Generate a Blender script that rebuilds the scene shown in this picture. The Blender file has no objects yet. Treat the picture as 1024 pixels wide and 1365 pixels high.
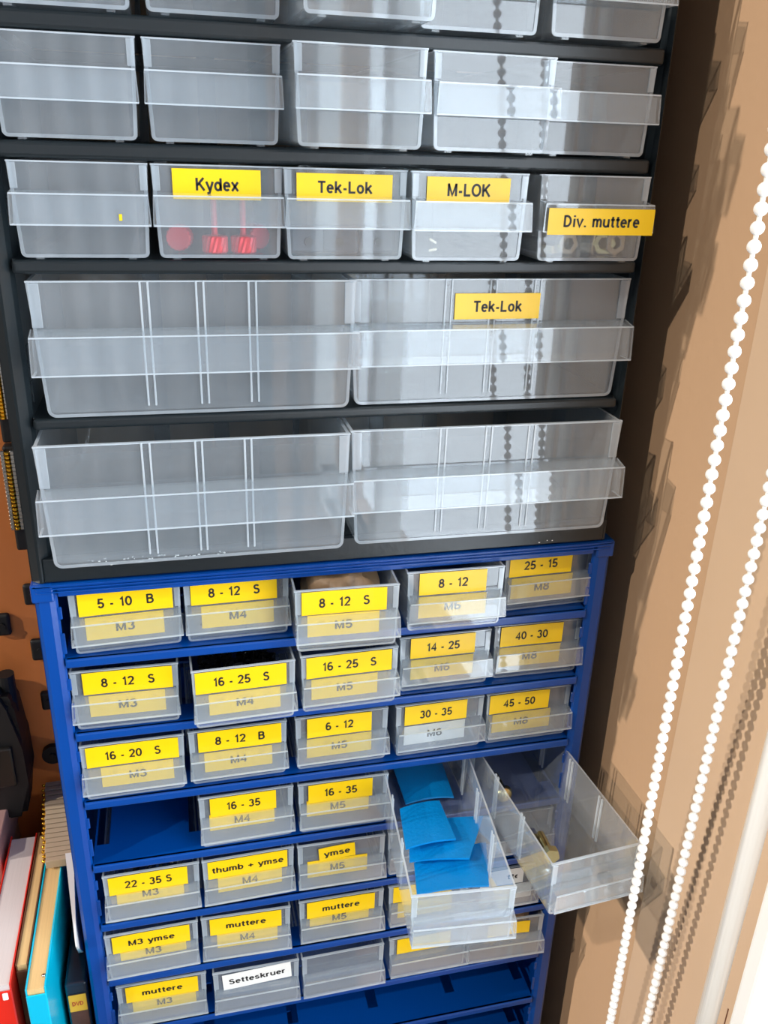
import bpy, bmesh, math, random
from mathutils import Vector, Matrix, Euler
random.seed(7)
sc = bpy.context.scene
C = sc.collection

# ---------------------------------------------------------------- camera
cam_d = bpy.data.cameras.new('camera'); cam = bpy.data.objects.new('camera', cam_d); C.objects.link(cam)
sc.camera = cam
F_PX = 1148.26
FW = Vector((0.22484746, 0.89285158, -0.39020466)); RT = Vector((0.97232613, -0.23166938, 0.03018593)); UP = Vector((0.06344692, 0.38619342, 0.9202332))
CAM = Vector((-0.07894974, -0.39376208, 0.19823631))
m = Matrix((RT, UP, -FW)).transposed().to_4x4(); m.translation = CAM
cam.matrix_world = m
cam_d.sensor_fit = 'VERTICAL'; cam_d.sensor_height = 36.0; cam_d.lens = F_PX / 1365 * 36.0
cam_d.clip_start = 0.01; cam_d.clip_end = 50

def ray(u, v):
    return (RT * ((u - 512) / F_PX) - UP * ((v - 682.5) / F_PX) + FW)
def onY(u, v, y):
    d = ray(u, v); return CAM + d * ((y - CAM.y) / d.y)
def onZ(u, v, z):
    d = ray(u, v); return CAM + d * ((z - CAM.z) / d.z)

# ---------------------------------------------------------------- world, light, exposure
w = bpy.data.worlds.new('world'); sc.world = w; w.use_nodes = True
bg = w.node_tree.nodes['Background']; bg.inputs[0].default_value = (0.66, 0.76, 0.92, 1); bg.inputs[1].default_value = 0.12

def light(name, kind, loc, direction, energy, col, **kw):
    d = bpy.data.lights.new(name, kind); d.energy = energy; d.color = col
    for k, v in kw.items(): setattr(d, k, v)
    o = bpy.data.objects.new(name, d); C.objects.link(o); o.location = loc
    o.rotation_euler = Vector(direction).to_track_quat('-Z', 'Y').to_euler()
    return o
light('low_sun', 'SUN', (-1, -.3, 1), (1, .07, -.42), 2.3, (1, .93, .84), angle=math.radians(.8))
light('high_sun', 'SUN', (-1, -1, 1), (1, .50, -.80), 1.3, (1, .93, .84), angle=math.radians(.8))
# daylight outside the window opening in the right wall
light('window_daylight', 'AREA', (.26, -.65, .36), (-1, 0, 0), 34.0, (.80, .90, 1), shape='RECTANGLE', size=1.06, size_y=1.46)

sc.view_settings.view_transform = 'Standard'; sc.view_settings.look = 'None'
sc.view_settings.gamma = 1.0; sc.view_settings.use_curve_mapping = False
sc.view_settings.exposure = 0.0
sc.cycles.transparent_max_bounces = 40; sc.cycles.max_bounces = 10
sc.cycles.use_denoising = True
sc.cycles.caustics_reflective = False; sc.cycles.caustics_refractive = False

# ---------------------------------------------------------------- materials
def srgb(r, g, b):
    f = lambda c: (c / 255) / 12.92 if c / 255 <= .04045 else ((c / 255 + .055) / 1.055) ** 2.4
    return (f(r), f(g), f(b), 1)
def mat(name, col, rough=.5, metal=0, spec=.5, noise=0, nscale=30, bump=0, bscale=200, coat=0, stretch=None):
    m = bpy.data.materials.new(name); m.use_nodes = True
    nt = m.node_tree; b = nt.nodes['Principled BSDF']
    b.inputs['Base Color'].default_value = col; b.inputs['Roughness'].default_value = rough
    b.inputs['Metallic'].default_value = metal; b.inputs['Specular IOR Level'].default_value = spec
    b.inputs['Coat Weight'].default_value = coat
    tc = nt.nodes.new('ShaderNodeTexCoord'); mp = nt.nodes.new('ShaderNodeMapping'); nt.links.new(tc.outputs['Object'], mp.inputs[0])
    if stretch: mp.inputs['Scale'].default_value = stretch
    if noise:
        n = nt.nodes.new('ShaderNodeTexNoise'); n.inputs['Scale'].default_value = nscale; n.inputs['Detail'].default_value = 6
        r = nt.nodes.new('ShaderNodeMapRange'); r.inputs['To Min'].default_value = 1 - noise; r.inputs['To Max'].default_value = 1 + noise
        x = nt.nodes.new('ShaderNodeVectorMath'); x.operation = 'SCALE'; x.inputs[0].default_value = col[:3]
        nt.links.new(mp.outputs[0], n.inputs['Vector']); nt.links.new(n.outputs[0], r.inputs[0]); nt.links.new(r.outputs[0], x.inputs['Scale'])
        nt.links.new(x.outputs[0], b.inputs['Base Color'])
    if bump:
        n = nt.nodes.new('ShaderNodeTexNoise'); n.inputs['Scale'].default_value = bscale; n.inputs['Detail'].default_value = 4
        bu = nt.nodes.new('ShaderNodeBump'); bu.inputs['Strength'].default_value = bump; bu.inputs['Distance'].default_value = .0005
        nt.links.new(mp.outputs[0], n.inputs['Vector']); nt.links.new(n.outputs[0], bu.inputs['Height']); nt.links.new(bu.outputs[0], b.inputs['Normal'])
    return m
def plastic(name, veil, tint=(.93, .96, .98), body=(.86, .91, .95), gloss=.06, rough=.035):
    """frosted clear polypropylene: light passes with a milky veil, plus a glossy skin"""
    m = bpy.data.materials.new(name); m.use_nodes = True; nt = m.node_tree; nt.nodes.clear()
    N = nt.nodes.new; L = nt.links.new
    tr = N('ShaderNodeBsdfTransparent'); tr.inputs[0].default_value = (*tint, 1)
    df = N('ShaderNodeBsdfDiffuse'); df.inputs[0].default_value = (*body, 1)
    tl = N('ShaderNodeBsdfTranslucent'); tl.inputs[0].default_value = (*body, 1)
    mx = N('ShaderNodeMixShader'); mx.inputs[0].default_value = .45; L(df.outputs[0], mx.inputs[1]); L(tl.outputs[0], mx.inputs[2])
    tc = N('ShaderNodeTexCoord'); no = N('ShaderNodeTexNoise'); no.inputs['Scale'].default_value = 45; no.inputs['Detail'].default_value = 5
    L(tc.outputs['Object'], no.inputs['Vector'])
    mr = N('ShaderNodeMapRange'); mr.inputs['To Min'].default_value = veil * .8; mr.inputs['To Max'].default_value = veil * 1.2; L(no.outputs[0], mr.inputs[0])
    m2 = N('ShaderNodeMixShader'); L(mr.outputs[0], m2.inputs[0]); L(tr.outputs[0], m2.inputs[1]); L(mx.outputs[0], m2.inputs[2])
    gl = N('ShaderNodeBsdfGlossy'); gl.inputs['Roughness'].default_value = rough; gl.inputs[0].default_value = (1, 1, 1, 1)
    fr = N('ShaderNodeFresnel'); fr.inputs['IOR'].default_value = 1.75
    ge = N('ShaderNodeNewGeometry'); inv = N('ShaderNodeMath'); inv.operation = 'SUBTRACT'; inv.inputs[0].default_value = 1; L(ge.outputs['Backfacing'], inv.inputs[1])
    fm = N('ShaderNodeMath'); fm.operation = 'MULTIPLY'; L(fr.outputs[0], fm.inputs[0]); L(inv.outputs[0], fm.inputs[1])
    m3 = N('ShaderNodeMixShader'); L(fm.outputs[0], m3.inputs[0]); L(m2.outputs[0], m3.inputs[1]); L(gl.outputs[0], m3.inputs[2])
    out = N('ShaderNodeOutputMaterial'); L(m3.outputs[0], out.inputs[0])
    return m

M = dict(
    clear=plastic('frosted_plastic', .165),
    edge=plastic('frosted_plastic_edge', .62),
    clear_s=plastic('clear_plastic', .17, rough=.045),
    edge_s=plastic('clear_plastic_edge', .55, rough=.06),
    guide=plastic('frosted_plastic_guide', .32),
    bag=plastic('crumpled_film', .16, rough=.05),
    black=mat('black_enamel', srgb(27, 33, 36), .30, noise=.12, nscale=12, bump=.15, bscale=300),
    blue=mat('blue_enamel', srgb(0, 66, 146), .28, noise=.06, nscale=15, bump=.2, bscale=260),
    hole=mat('dark_opening', srgb(8, 9, 12), .8),
    yellow=mat('yellow_tape', srgb(250, 203, 12), .28, noise=.03),
    white_tape=mat('white_tape', srgb(240, 238, 232), .4, noise=.02),
    ink=mat('black_ink', srgb(22, 22, 22), .5),
    wall=mat('beige_paint', srgb(188, 152, 118), .75, noise=.05, nscale=9, bump=.5, bscale=160),
    casing=mat('cream_casing_paint', srgb(202, 172, 142), .5, noise=.04, nscale=14, bump=.25, bscale=120),
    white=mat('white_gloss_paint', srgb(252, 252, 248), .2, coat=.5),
    wood=mat('orange_board', srgb(228, 134, 66), .55, noise=.22, nscale=14, bump=.3, bscale=90, stretch=(1, 1, .25)),
    bead=mat('white_bead', srgb(250, 248, 244), .3, noise=.02),
    cord=mat('white_cord', srgb(238, 238, 232), .6),
    blacksteel=mat('black_rubber', srgb(20, 20, 20), .55, noise=.2),
    steel=mat('zinc_steel', srgb(190, 188, 180), .25, metal=1),
    brass=mat('yellow_zinc', srgb(205, 190, 140), .25, metal=1),
    gold=mat('gold_tip', srgb(255, 196, 60), .2, metal=1),
    red=mat('red_anodised', srgb(226, 40, 52), .35, metal=.3),
    navy=mat('dark_navy_plastic', srgb(12, 20, 36), .4),
    filament=mat('blue_printed_plastic', srgb(0, 140, 214), .35, noise=.05, nscale=60, bump=.6, bscale=500),
    brownstrip=mat('taupe_strip', srgb(200, 178, 148), .55, noise=.06, nscale=80),
    redbook=mat('red_cover', srgb(226, 40, 26), .25), darkbook=mat('black_cover', srgb(26, 24, 22), .35),
    brownbook=mat('brown_cover', srgb(104, 66, 42), .45), cyanbook=mat('cyan_cover', srgb(0, 190, 226), .3),
    pages=mat('cream_pages', srgb(226, 190, 130), .8, noise=.18, nscale=400, stretch=(8, .05, .05)),
    pages_w=mat('white_pages', srgb(214, 204, 200), .8, noise=.10, nscale=400, stretch=(8, .05, .05)),
    paper=mat('white_card', srgb(244, 244, 238), .6),
    carton=mat('tan_carton', srgb(206, 156, 110), .7, noise=.08), pink=mat('dusty_pink_carton', srgb(176, 136, 130), .7, noise=.06),
    dvd=mat('dark_case', srgb(28, 44, 58), .15), insert=mat('case_insert', srgb(92, 56, 44), .4, noise=.6, nscale=110),
    amber=mat('amber_print', srgb(226, 170, 50), .4), brownink=mat('red_print', srgb(190, 60, 40), .5),
    brown=mat('brown_film', srgb(150, 120, 90), .5, noise=.4, nscale=120, bump=1, bscale=150),
    screw=mat('black_screw', srgb(34, 32, 32), .35, metal=.7), match=mat('pale_chip', srgb(240, 226, 190), .6),
    curtain=mat('white_curtain', srgb(235, 236, 238), .9), floor=mat('grey_floor', srgb(120, 110, 100), .6, noise=.1),
    desk=mat('dark_shelf_board', srgb(70, 56, 46), .5, noise=.2, nscale=20),
)
def glass_mat():
    m = bpy.data.materials.new('window_glass'); m.use_nodes = True; nt = m.node_tree; nt.nodes.clear()
    tr = nt.nodes.new('ShaderNodeBsdfTransparent'); gl = nt.nodes.new('ShaderNodeBsdfGlossy'); gl.inputs['Roughness'].default_value = .02
    lw = nt.nodes.new('ShaderNodeFresnel'); lw.inputs[0].default_value = 1.45; mx = nt.nodes.new('ShaderNodeMixShader')
    ge = nt.nodes.new('ShaderNodeNewGeometry'); iv = nt.nodes.new('ShaderNodeMath'); iv.operation = 'SUBTRACT'; iv.inputs[0].default_value = 1; nt.links.new(ge.outputs['Backfacing'], iv.inputs[1])
    fm = nt.nodes.new('ShaderNodeMath'); fm.operation = 'MULTIPLY'; nt.links.new(lw.outputs[0], fm.inputs[0]); nt.links.new(iv.outputs[0], fm.inputs[1])
    nt.links.new(fm.outputs[0], mx.inputs[0]); nt.links.new(tr.outputs[0], mx.inputs[1]); nt.links.new(gl.outputs[0], mx.inputs[2])
    o = nt.nodes.new('ShaderNodeOutputMaterial'); nt.links.new(mx.outputs[0], o.inputs[0]); return m
M['glass'] = glass_mat()

# ---------------------------------------------------------------- mesh helpers
def link(name, me, parent=None, mats=(), label=None):
    o = bpy.data.objects.new(name, me); C.objects.link(o)
    for mm in mats: me.materials.append(mm)
    if parent: o.parent = parent
    if label: o['label'] = label
    return o
def mesh(name, bm, smooth=False):
    me = bpy.data.meshes.new(name); bmesh.ops.recalc_face_normals(bm, faces=bm.faces[:])
    bm.to_mesh(me); bm.free()
    if smooth:
        for p in me.polygons: p.use_smooth = True
    return me
def add_box(bm, x0, x1, y0, y1, z0, z1, bev=0, seg=2):
    vs = [bm.verts.new((x, y, z)) for x in (x0, x1) for y in (y0, y1) for z in (z0, z1)]
    fs = [(0, 1, 3, 2), (4, 6, 7, 5), (0, 4, 5, 1), (2, 3, 7, 6), (0, 2, 6, 4), (1, 5, 7, 3)]
    faces = [bm.faces.new([vs[i] for i in f]) for f in fs]
    if bev:
        es = list({e for f in faces for e in f.edges})
        bmesh.ops.bevel(bm, geom=es, offset=bev, segments=seg, affect='EDGES', profile=.5)
def box(name, dims, m, parent=None, bev=0, label=None, seg=2):
    bm = bmesh.new(); add_box(bm, *dims, bev=bev, seg=seg)
    return link(name, mesh(name, bm), parent, [m], label)
def cyl(bm, p0, p1, r0, r1=None, n=12, cap=True):
    r1 = r0 if r1 is None else r1
    p0, p1 = Vector(p0), Vector(p1); d = (p1 - p0).normalized()
    a = d.orthogonal().normalized(); b = d.cross(a)
    A = [bm.verts.new(p0 + (a * math.cos(2 * math.pi * i / n) + b * math.sin(2 * math.pi * i / n)) * r0) for i in range(n)]
    B_ = [bm.verts.new(p1 + (a * math.cos(2 * math.pi * i / n) + b * math.sin(2 * math.pi * i / n)) * r1) for i in range(n)]
    for i in range(n): bm.faces.new((A[i], A[(i + 1) % n], B_[(i + 1) % n], B_[i]))
    if cap: bm.faces.new(A[::-1]); bm.faces.new(B_)
def lathe(bm, prof, p0, axis, n=16):
    """prof: list of (distance along axis, radius)"""
    p0 = Vector(p0); d = Vector(axis).normalized(); a = d.orthogonal().normalized(); b = d.cross(a)
    rings = []
    for t, r in prof:
        rings.append([bm.verts.new(p0 + d * t + (a * math.cos(2 * math.pi * i / n) + b * math.sin(2 * math.pi * i / n)) * r) for i in range(n)])
    for R0, R1 in zip(rings, rings[1:]):
        for i in range(n): bm.faces.new((R0[i], R0[(i + 1) % n], R1[(i + 1) % n], R1[i]))
    bm.faces.new(rings[0][::-1]); bm.faces.new(rings[-1])
def thing(name, label, cat, loc=(0, 0, 0), rot=(0, 0, 0), group=None):
    o = bpy.data.objects.new(name, None); C.objects.link(o); o.location = loc; o.rotation_euler = rot
    o.empty_display_size = .02; o['label'] = label; o['category'] = cat
    if group: o['group'] = group
    return o
def tag(o, label, cat, group=None):
    o['label'] = label; o['category'] = cat
    if group: o['group'] = group
    return o
def struct(o): o['kind'] = 'structure'; return o

def arc(cx, cy, rx, ry, a0, a1, n=10):
    return [(cx + rx * math.cos(math.radians(a0 + (a1 - a0) * i / n)), cy + ry * math.sin(math.radians(a0 + (a1 - a0) * i / n))) for i in range(n + 1)]
# a plain bold grotesque drawn as strokes: (advance width, [centre lines]); cap height 1, x height .74
GLYPH = {
 '0': (.66, [arc(.33, .5, .24, .43, 0, 360, 20)]), '1': (.50, [[(.14, .72), (.34, .93), (.34, .0)]]),
 '2': (.66, [arc(.33, .70, .23, .23, 170, -20, 9) + [(.50, .53), (.12, .07), (.60, .07)]]),
 '3': (.66, [arc(.31, .72, .21, .21, 160, -80, 9), arc(.31, .29, .24, .23, 80, -160, 10)]),
 '4': (.66, [[(.46, .0), (.46, .92), (.08, .30), (.62, .30)]]),
 '5': (.66, [[(.56, .93), (.18, .93), (.13, .50)] + arc(.32, .31, .24, .25, 130, -155, 12)]),
 '6': (.66, [arc(.33, .50, .24, .43, 50, 180, 8) + [(.09, .40)], arc(.33, .30, .23, .24, 0, 360, 18)]),
 '8': (.66, [arc(.33, .72, .19, .20, 0, 360, 16), arc(.33, .28, .23, .23, 0, 360, 18)]),
 '-': (.40, [[(.06, .34), (.34, .34)]]), '+': (.68, [[(.06, .42), (.62, .42)], [(.34, .14), (.34, .70)]]), '.': (.30, [[(.15, .0), (.15, .14)]]),
 'B': (.74, [[(.12, .0), (.12, 1)], [(.12, .93), (.38, .93)] + arc(.40, .735, .18, .195, 90, -90, 8) + [(.12, .54)], [(.40, .54)] + arc(.41, .305, .22, .235, 90, -90, 8) + [(.12, .07)]]),
 'D': (.76, [[(.12, .0), (.12, 1)], [(.12, .93), (.30, .93)] + arc(.30, .5, .34, .43, 90, -90, 12) + [(.12, .07)]]),
 'S': (.70, [arc(.35, .73, .22, .205, 25, 250, 10) + arc(.34, .29, .25, .235, 75, -160, 11)]),
 'M': (.88, [[(.12, .0), (.12, 1)], [(.12, .95), (.44, .08), (.76, .95)], [(.76, 1), (.76, .0)]]),
 'K': (.76, [[(.12, .0), (.12, 1)], [(.66, 1), (.14, .40)], [(.30, .58), (.70, .0)]]),
 'T': (.66, [[(.33, .0), (.33, .93)], [(.02, .93), (.64, .93)]]), 'L': (.64, [[(.12, 1), (.12, .07), (.60, .07)]]),
 'O': (.82, [arc(.41, .5, .33, .44, 0, 360, 24)]), 'V': (.7, [[(.03, 1), (.35, .03), (.67, 1)]]),
 'y': (.60, [[(.05, .72), (.31, .04)], [(.56, .72), (.28, -.16), (.10, -.22)]]), 'x': (.60, [[(.06, .72), (.54, .0)], [(.54, .72), (.06, .0)]]), 'v': (.58, [[(.04, .72), (.29, .04), (.54, .72)]]),
 'd': (.64, [arc(.30, .355, .21, .30, 0, 360, 18), [(.53, 1), (.53, .0)]]), 'b': (.64, [arc(.34, .355, .21, .30, 0, 360, 18), [(.11, 1), (.11, .0)]]),
 'e': (.60, [[(.10, .38), (.51, .38)] + arc(.305, .36, .21, .30, 10, 318, 16)]), 'o': (.64, [arc(.32, .36, .22, .30, 0, 360, 18)]),
 'k': (.60, [[(.11, .0), (.11, 1)], [(.52, .72), (.13, .28)], [(.27, .42), (.56, .0)]]), 'i': (.30, [[(.15, .0), (.15, .72)], [(.15, .86), (.15, 1)]]),
 'm': (.90, [[(.11, .0), (.11, .74)], arc(.285, .48, .165, .19, 175, 0, 8) + [(.45, .0)], arc(.62, .48, .165, .19, 175, 0, 8) + [(.785, .0)]]),
 'h': (.64, [[(.11, .0), (.11, 1)], arc(.32, .46, .20, .21, 175, 0, 8) + [(.52, .0)]]),
 'u': (.64, [[(.11, .72), (.11, .26)] + arc(.31, .26, .20, .20, 180, 355, 8), [(.53, .72), (.53, .0)]]),
 't': (.40, [[(.20, .92), (.20, .16), (.26, .07), (.38, .07)], [(.03, .66), (.37, .66)]]), 'r': (.44, [[(.11, .0), (.11, .74)], arc(.34, .42, .22, .25, 165, 85, 5)]),
 's': (.58, [arc(.29, .51, .18, .155, 30, 240, 8) + arc(.28, .215, .20, .16, 70, -155, 9)]), ' ': (.36, []),
}
TEXT = {}
def lettering(parent, text, cx, cz, width, height, y, m=None, italic=0, thick=.012, wt=.185):
    """printed text: flat stroke letters lying on a plane facing -Y"""
    key = (text, wt)
    bm = bmesh.new(); pen = 0; hw = wt / 2
    adv = sum(GLYPH[c][0] + .06 for c in text) - .06
    sx = width / adv; sy = height
    def P(p): return bm.verts.new(((p[0] + italic * p[1] - adv / 2) * sx + cx, y, p[1] * sy + cz - height / 2))
    for c in text:
        w_, strokes = GLYPH[c]
        for st in strokes:
            n = len(st); closed = n > 3 and math.dist(st[0], st[-1]) < 1e-4
            L_, R_ = [], []
            for i in range(n):
                a = st[i - 1] if i else (st[-2] if closed else st[0]); b = st[i + 1] if i < n - 1 else (st[1] if closed else st[-1])
                p = st[i]
                d0 = (p[0] - a[0], p[1] - a[1]); d1 = (b[0] - p[0], b[1] - p[1])
                l0 = math.hypot(*d0) or 1; l1 = math.hypot(*d1) or 1
                if l0 == 1 and d0 == (0, 0): d0 = d1; l0 = l1
                if l1 == 1 and d1 == (0, 0): d1 = d0; l1 = l0
                n0 = (-d0[1] / l0, d0[0] / l0); n1 = (-d1[1] / l1, d1[0] / l1)
                mx_, my_ = n0[0] + n1[0], n0[1] + n1[1]; ml = math.hypot(mx_, my_) or 1; mx_, my_ = mx_ / ml, my_ / ml
                k = min(1.7, 1 / max(.35, mx_ * n0[0] + my_ * n0[1])) * hw
                L_.append((p[0] + pen + mx_ * k, p[1] + my_ * k)); R_.append((p[0] + pen - mx_ * k, p[1] - my_ * k))
            lv = [P(q) for q in L_]; rv = [P(q) for q in R_]
            for i in range(n - 1):
                try: bm.faces.new((lv[i], lv[i + 1], rv[i + 1], rv[i]))
                except ValueError: pass
        pen += w_ + .06
    me = bpy.data.meshes.new('lettering'); bmesh.ops.recalc_face_normals(bm, faces=bm.faces[:]); bm.to_mesh(me); bm.free()
    for p_ in me.polygons:
        pass
    return link('lettering', me, parent, [m or M['ink']])

# ---------------------------------------------------------------- room shell
WX = .175
def wall_with_hole():
    bm = bmesh.new()
    y0, y1, z0, z1 = -1.9, .32, -1.1, 1.5; hy0, hy1, hz0, hz1 = -1.16, -.1565, -.36, 1.08
    for a in ((y0, hy0, z0, z1), (hy1, y1, z0, z1), (hy0, hy1, z0, hz0), (hy0, hy1, hz1, z1)):
        add_box(bm, WX, WX + .08, a[0], a[1], a[2], a[3])
    return struct(link('wall_right', mesh('wall_right', bm), None, [M['wall']]))
wall_with_hole()
struct(box('wall_back', (-1.6, WX, .172, .25, -1.1, 1.5), M['wall']))
struct(box('floor', (-1.6, WX, -1.9, .172, -1.16, -1.1), M['floor']))
# flat casing board round the window, white half-round added as a modelled stripe of sunlight, narrow cream strip, white frame
struct(box('trim_1', (WX - .0035, WX, -.124, -.060, -1.0, 1.4), M['casing'], bev=.0006))
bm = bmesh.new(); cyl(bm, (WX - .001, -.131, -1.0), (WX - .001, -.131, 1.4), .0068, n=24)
struct(link('sunlight_stripe', mesh('sunlight_stripe', bm, True), None, [M['white']]))
struct(box('trim_3', (WX - .0035, WX, -.1475, -.138, -1.0, 1.4), M['casing'], bev=.0005))
tag_c = box('pencil_mark', (WX - .0038, WX - .0034, -.1436, -.1430, -.215, -.196), M['brownbook'])
tag_c.parent = bpy.data.objects['trim_3']
win = bpy.data.objects.new('window_1', None); C.objects.link(win); win['kind'] = 'structure'
for i, d in enumerate([(-.1580, -.1475, -1.0, 1.12), (-1.19, -1.150, -.40, 1.12), (-1.15, -.158, -.40, -.36), (-1.15, -.158, 1.08, 1.12), (-.70, -.655, -.36, 1.08)]):
    box('frame_bar', (WX - .006, WX + .03, d[0], d[1], d[2], d[3]), M['white'], win, bev=.002)
for d in [(-.655, -.158), (-1.15, -.70)]:
    box('pane', (WX + .014, WX + .018, d[0], d[1], -.36, 1.08), M['glass'], win)
# white curtain hanging across the far side of the room (behind the viewer)
def curtain():
    bm = bmesh.new(); n = 240; cols = []
    for i in range(n + 1):
        x = -1.25 + 1.35 * i / n; y = -1.55 + .035 * math.sin(i * .55) + .02 * math.sin(i * .23 + 1)
        cols.append([bm.verts.new((x, y + .01 * math.sin(z * 3 + i * .1), z)) for z in (-1.09, -.3, .4, 1.3)])
    for a, b in zip(cols, cols[1:]):
        for k in range(3): bm.faces.new((a[k], b[k], b[k + 1], a[k + 1]))
    o = link('curtain', mesh('curtain', bm, True), None, [M['curtain']])
    md = o.modifiers.new('thick', 'SOLIDIFY'); md.thickness = .003
    tag(o, 'white pleated curtain hanging behind the viewer, seen only as a reflection', 'curtain')
curtain()

# ---------------------------------------------------------------- blue cabinet
S = [0, -.0457, -.0911, -.1366, -.1820, -.2274, -.2729, -.3183, -.3638, -.4092, -.4547]
W = .153; IN = .142; DEP = .158
def shelf_mesh(z, th=.0016, lip=.0050, holes=True, y1=DEP - .004, lipup=.0025):
    """steel shelf with a folded front lip and punched slots near the column lines"""
    bm = bmesh.new()
    slots = [-.1375, -.0850, -.0283, .0283, .0850, .1375] if holes else []
    xs = [-IN] 
    for s in slots: xs += [s - .0036, s + .0036]
    xs.append(IN); xs = sorted(max(-IN, min(IN, x)) for x in xs)
    ys = [.0, .016, .060, .086, .124, y1]
    for i in range(len(xs) - 1):
        if xs[i + 1] - xs[i] < 1e-5: continue
        for j in range(len(ys) - 1):
            if holes and i % 2 == 1 and j in (1, 3): continue
            add_box(bm, xs[i], xs[i + 1], ys[j], ys[j + 1], z - th + lipup, z + lipup)
    add_box(bm, -IN, IN, -.0008, .0022, z + lipup - lip, z + lipup, bev=.0009)
    bmesh.ops.remove_doubles(bm, verts=bm.verts[:], dist=1e-6)
    return mesh('shelf', bm)
blue = thing('drawer_cabinet', 'blue enamelled steel cabinet of small clear drawers, standing under the black one', 'cabinet', (0, 0, -.4800))
def sub(parent, o): 
    o.parent = parent; o.matrix_parent_inverse = Matrix.Translation(-Vector(parent.location)); return o
def pbox(parent, name, dims, m, bev=0, label=None, seg=2): return sub(parent, box(name, dims, m, None, bev, label, seg))
for sx in (-1, 1):
    a, b = sorted((sx * W, sx * IN)); 
    pbox(blue, 'side_panel', (min(sx * W, sx * (W - .0015)), max(sx * W, sx * (W - .0015)), .004, DEP, -.480, -.001), M['blue'])
    bm = bmesh.new()
    prof = [(W, .006), (W - .0008, .0012), (W - .0025, 0), (IN + .0035, 0), (IN + .0010, .0010), (IN, .0022), (IN + .0050, .0030), (IN + .0050, .018), (IN + .0060, .018), (IN + .0060, .004)]
    for z in (-.480, -.001):
        pass
    lo = [bm.verts.new((sx * x, y, -.480)) for x, y in prof]; hi = [bm.verts.new((sx * x, y, -.0005)) for x, y in prof]
    n = len(prof)
    for i in range(n): bm.faces.new((lo[i], lo[(i + 1) % n], hi[(i + 1) % n], hi[i]))
    bm.faces.new(lo); bm.faces.new(hi)
    # punched tabs stepping along the inner edge, one pair per row
    for r in range(10):
        zt = S[r] - .006 if r else -.010
        for dz, hh in ((-.004, .007), (-.019, .012)):
            x0, x1 = sorted((sx * (IN + .001), sx * (IN - .0012)))
            add_box(bm, x0, x1, .0012, .0024, zt + dz - hh, zt + dz, bev=.0004, seg=1)
    sub(blue, link('stile', mesh('stile', bm), None, [M['blue']]))
pbox(blue, 'top_panel', (-W, W, -.0012, DEP, -.0022, -.0002), M['blue'], bev=.0006)
bm = bmesh.new(); add_box(bm, -IN + .0005, IN - .0005, -.0006, .003, -.0074, -.0020, bev=.0007)
for k in range(3): add_box(bm, -W + .002, W - .002, -.0018, -.0008, -.0010 - k * .0018, -.0004 - k * .0018, bev=.0002, seg=1)
sub(blue, link('top_rail', mesh('top_rail', bm), None, [M['blue']]))
for sx in (-1, 1):   # folded corner caps
    x0, x1 = sorted((sx * (W + .0006), sx * (IN + .001)))
    pbox(blue, 'corner_cap', (x0, x1, -.0012, .012, -.0098, 0), M['blue'], bev=.0010)
for r in range(1, 11):
    o = link('shelf', shelf_mesh(S[r]), None, [M['blue']]); sub(blue, o)
pbox(blue, 'back_panel', (-W, W, DEP - .0015, DEP, -.480, -.001), M['blue'])
pbox(blue, 'base_panel', (-W, W, 0, DEP, -.480, -.470), M['blue'], bev=.001)

# ---------------------------------------------------------------- black cabinet
blk = thing('drawer_cabinet', 'black enamelled steel cabinet of larger clear drawers, stacked on the blue one', 'cabinet', (0, 0, 0))
XL, XR = -.153, .1485; ILx, IRx = -.1425, .1435; TOPZ = .335
for sx, xo, xi_ in ((-1, XL, ILx), (1, XR, IRx)):
    pbox(blk, 'side_panel', (*sorted((xo, xo - sx * .0015)), .004, DEP, .0, TOPZ), M['black'])
    bm = bmesh.new()
    wd = abs(xo - xi_)
    prof = [(xo, .008), (xo - sx * .0006, .0032), (xo - sx * wd * .40, .0004), (xo - sx * wd * .52, .0), (xi_ + sx * .0015, .0035), (xi_, .0065), (xi_, .030), (xi_ + sx * .001, .030), (xi_ + sx * .0014, .009)]
    lo = [bm.verts.new((x, y, .0002)) for x, y in prof]; hi = [bm.verts.new((x, y, TOPZ)) for x, y in prof]
    n = len(prof)
    for i in range(n): bm.faces.new((lo[i], lo[(i + 1) % n], hi[(i + 1) % n], hi[i]))
    bm.faces.new(lo); bm.faces.new(hi)
    for zt in (.113, .097, .174, .215):   # punched tabs outlined on the inner return
        x0, x1 = sorted((xi_ + sx * .0002, xi_ - sx * .0006)); add_box(bm, x0, x1, .010, .0165, zt - .010, zt, bev=.0003, seg=1)
    sub(blk, link('stile', mesh('stile', bm), None, [M['black']]))
for zt, zb in ((.2425, .2356), (.1964, .1899), (.1505, .1446), (.0816, .0765), (.2885, .2816)):
    bm = bmesh.new(); add_box(bm, ILx, IRx, .0004, .006, zb, zt, bev=.0016, seg=3)
    add_box(bm, ILx, IRx, .004, DEP - .004, zt - .0016, zt)
    sub(blk, link('shelf', mesh('shelf', bm), None, [M['black']]))
pbox(blk, 'top_panel', (XL, XR, .0, DEP, TOPZ - .0015, TOPZ + .0005), M['black'], bev=.0005)
pbox(blk, 'top_rail', (ILx, IRx, .0, .004, TOPZ - .014, TOPZ - .001), M['black'], bev=.0008)
pbox(blk, 'base_rail', (ILx - .004, IRx + .004, .0002, .004, .0004, .0128), M['black'], bev=.0006)
pbox(blk, 'base_panel', (XL + .0015, XR - .0015, .004, DEP, .0004, .0020), M['black'])
bm = bmesh.new(); add_box(bm, ILx, IRx, .004, DEP - .004, .0116, .0130)
sub(blk, link('shelf', mesh('shelf', bm), None, [M['black']]))
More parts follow.
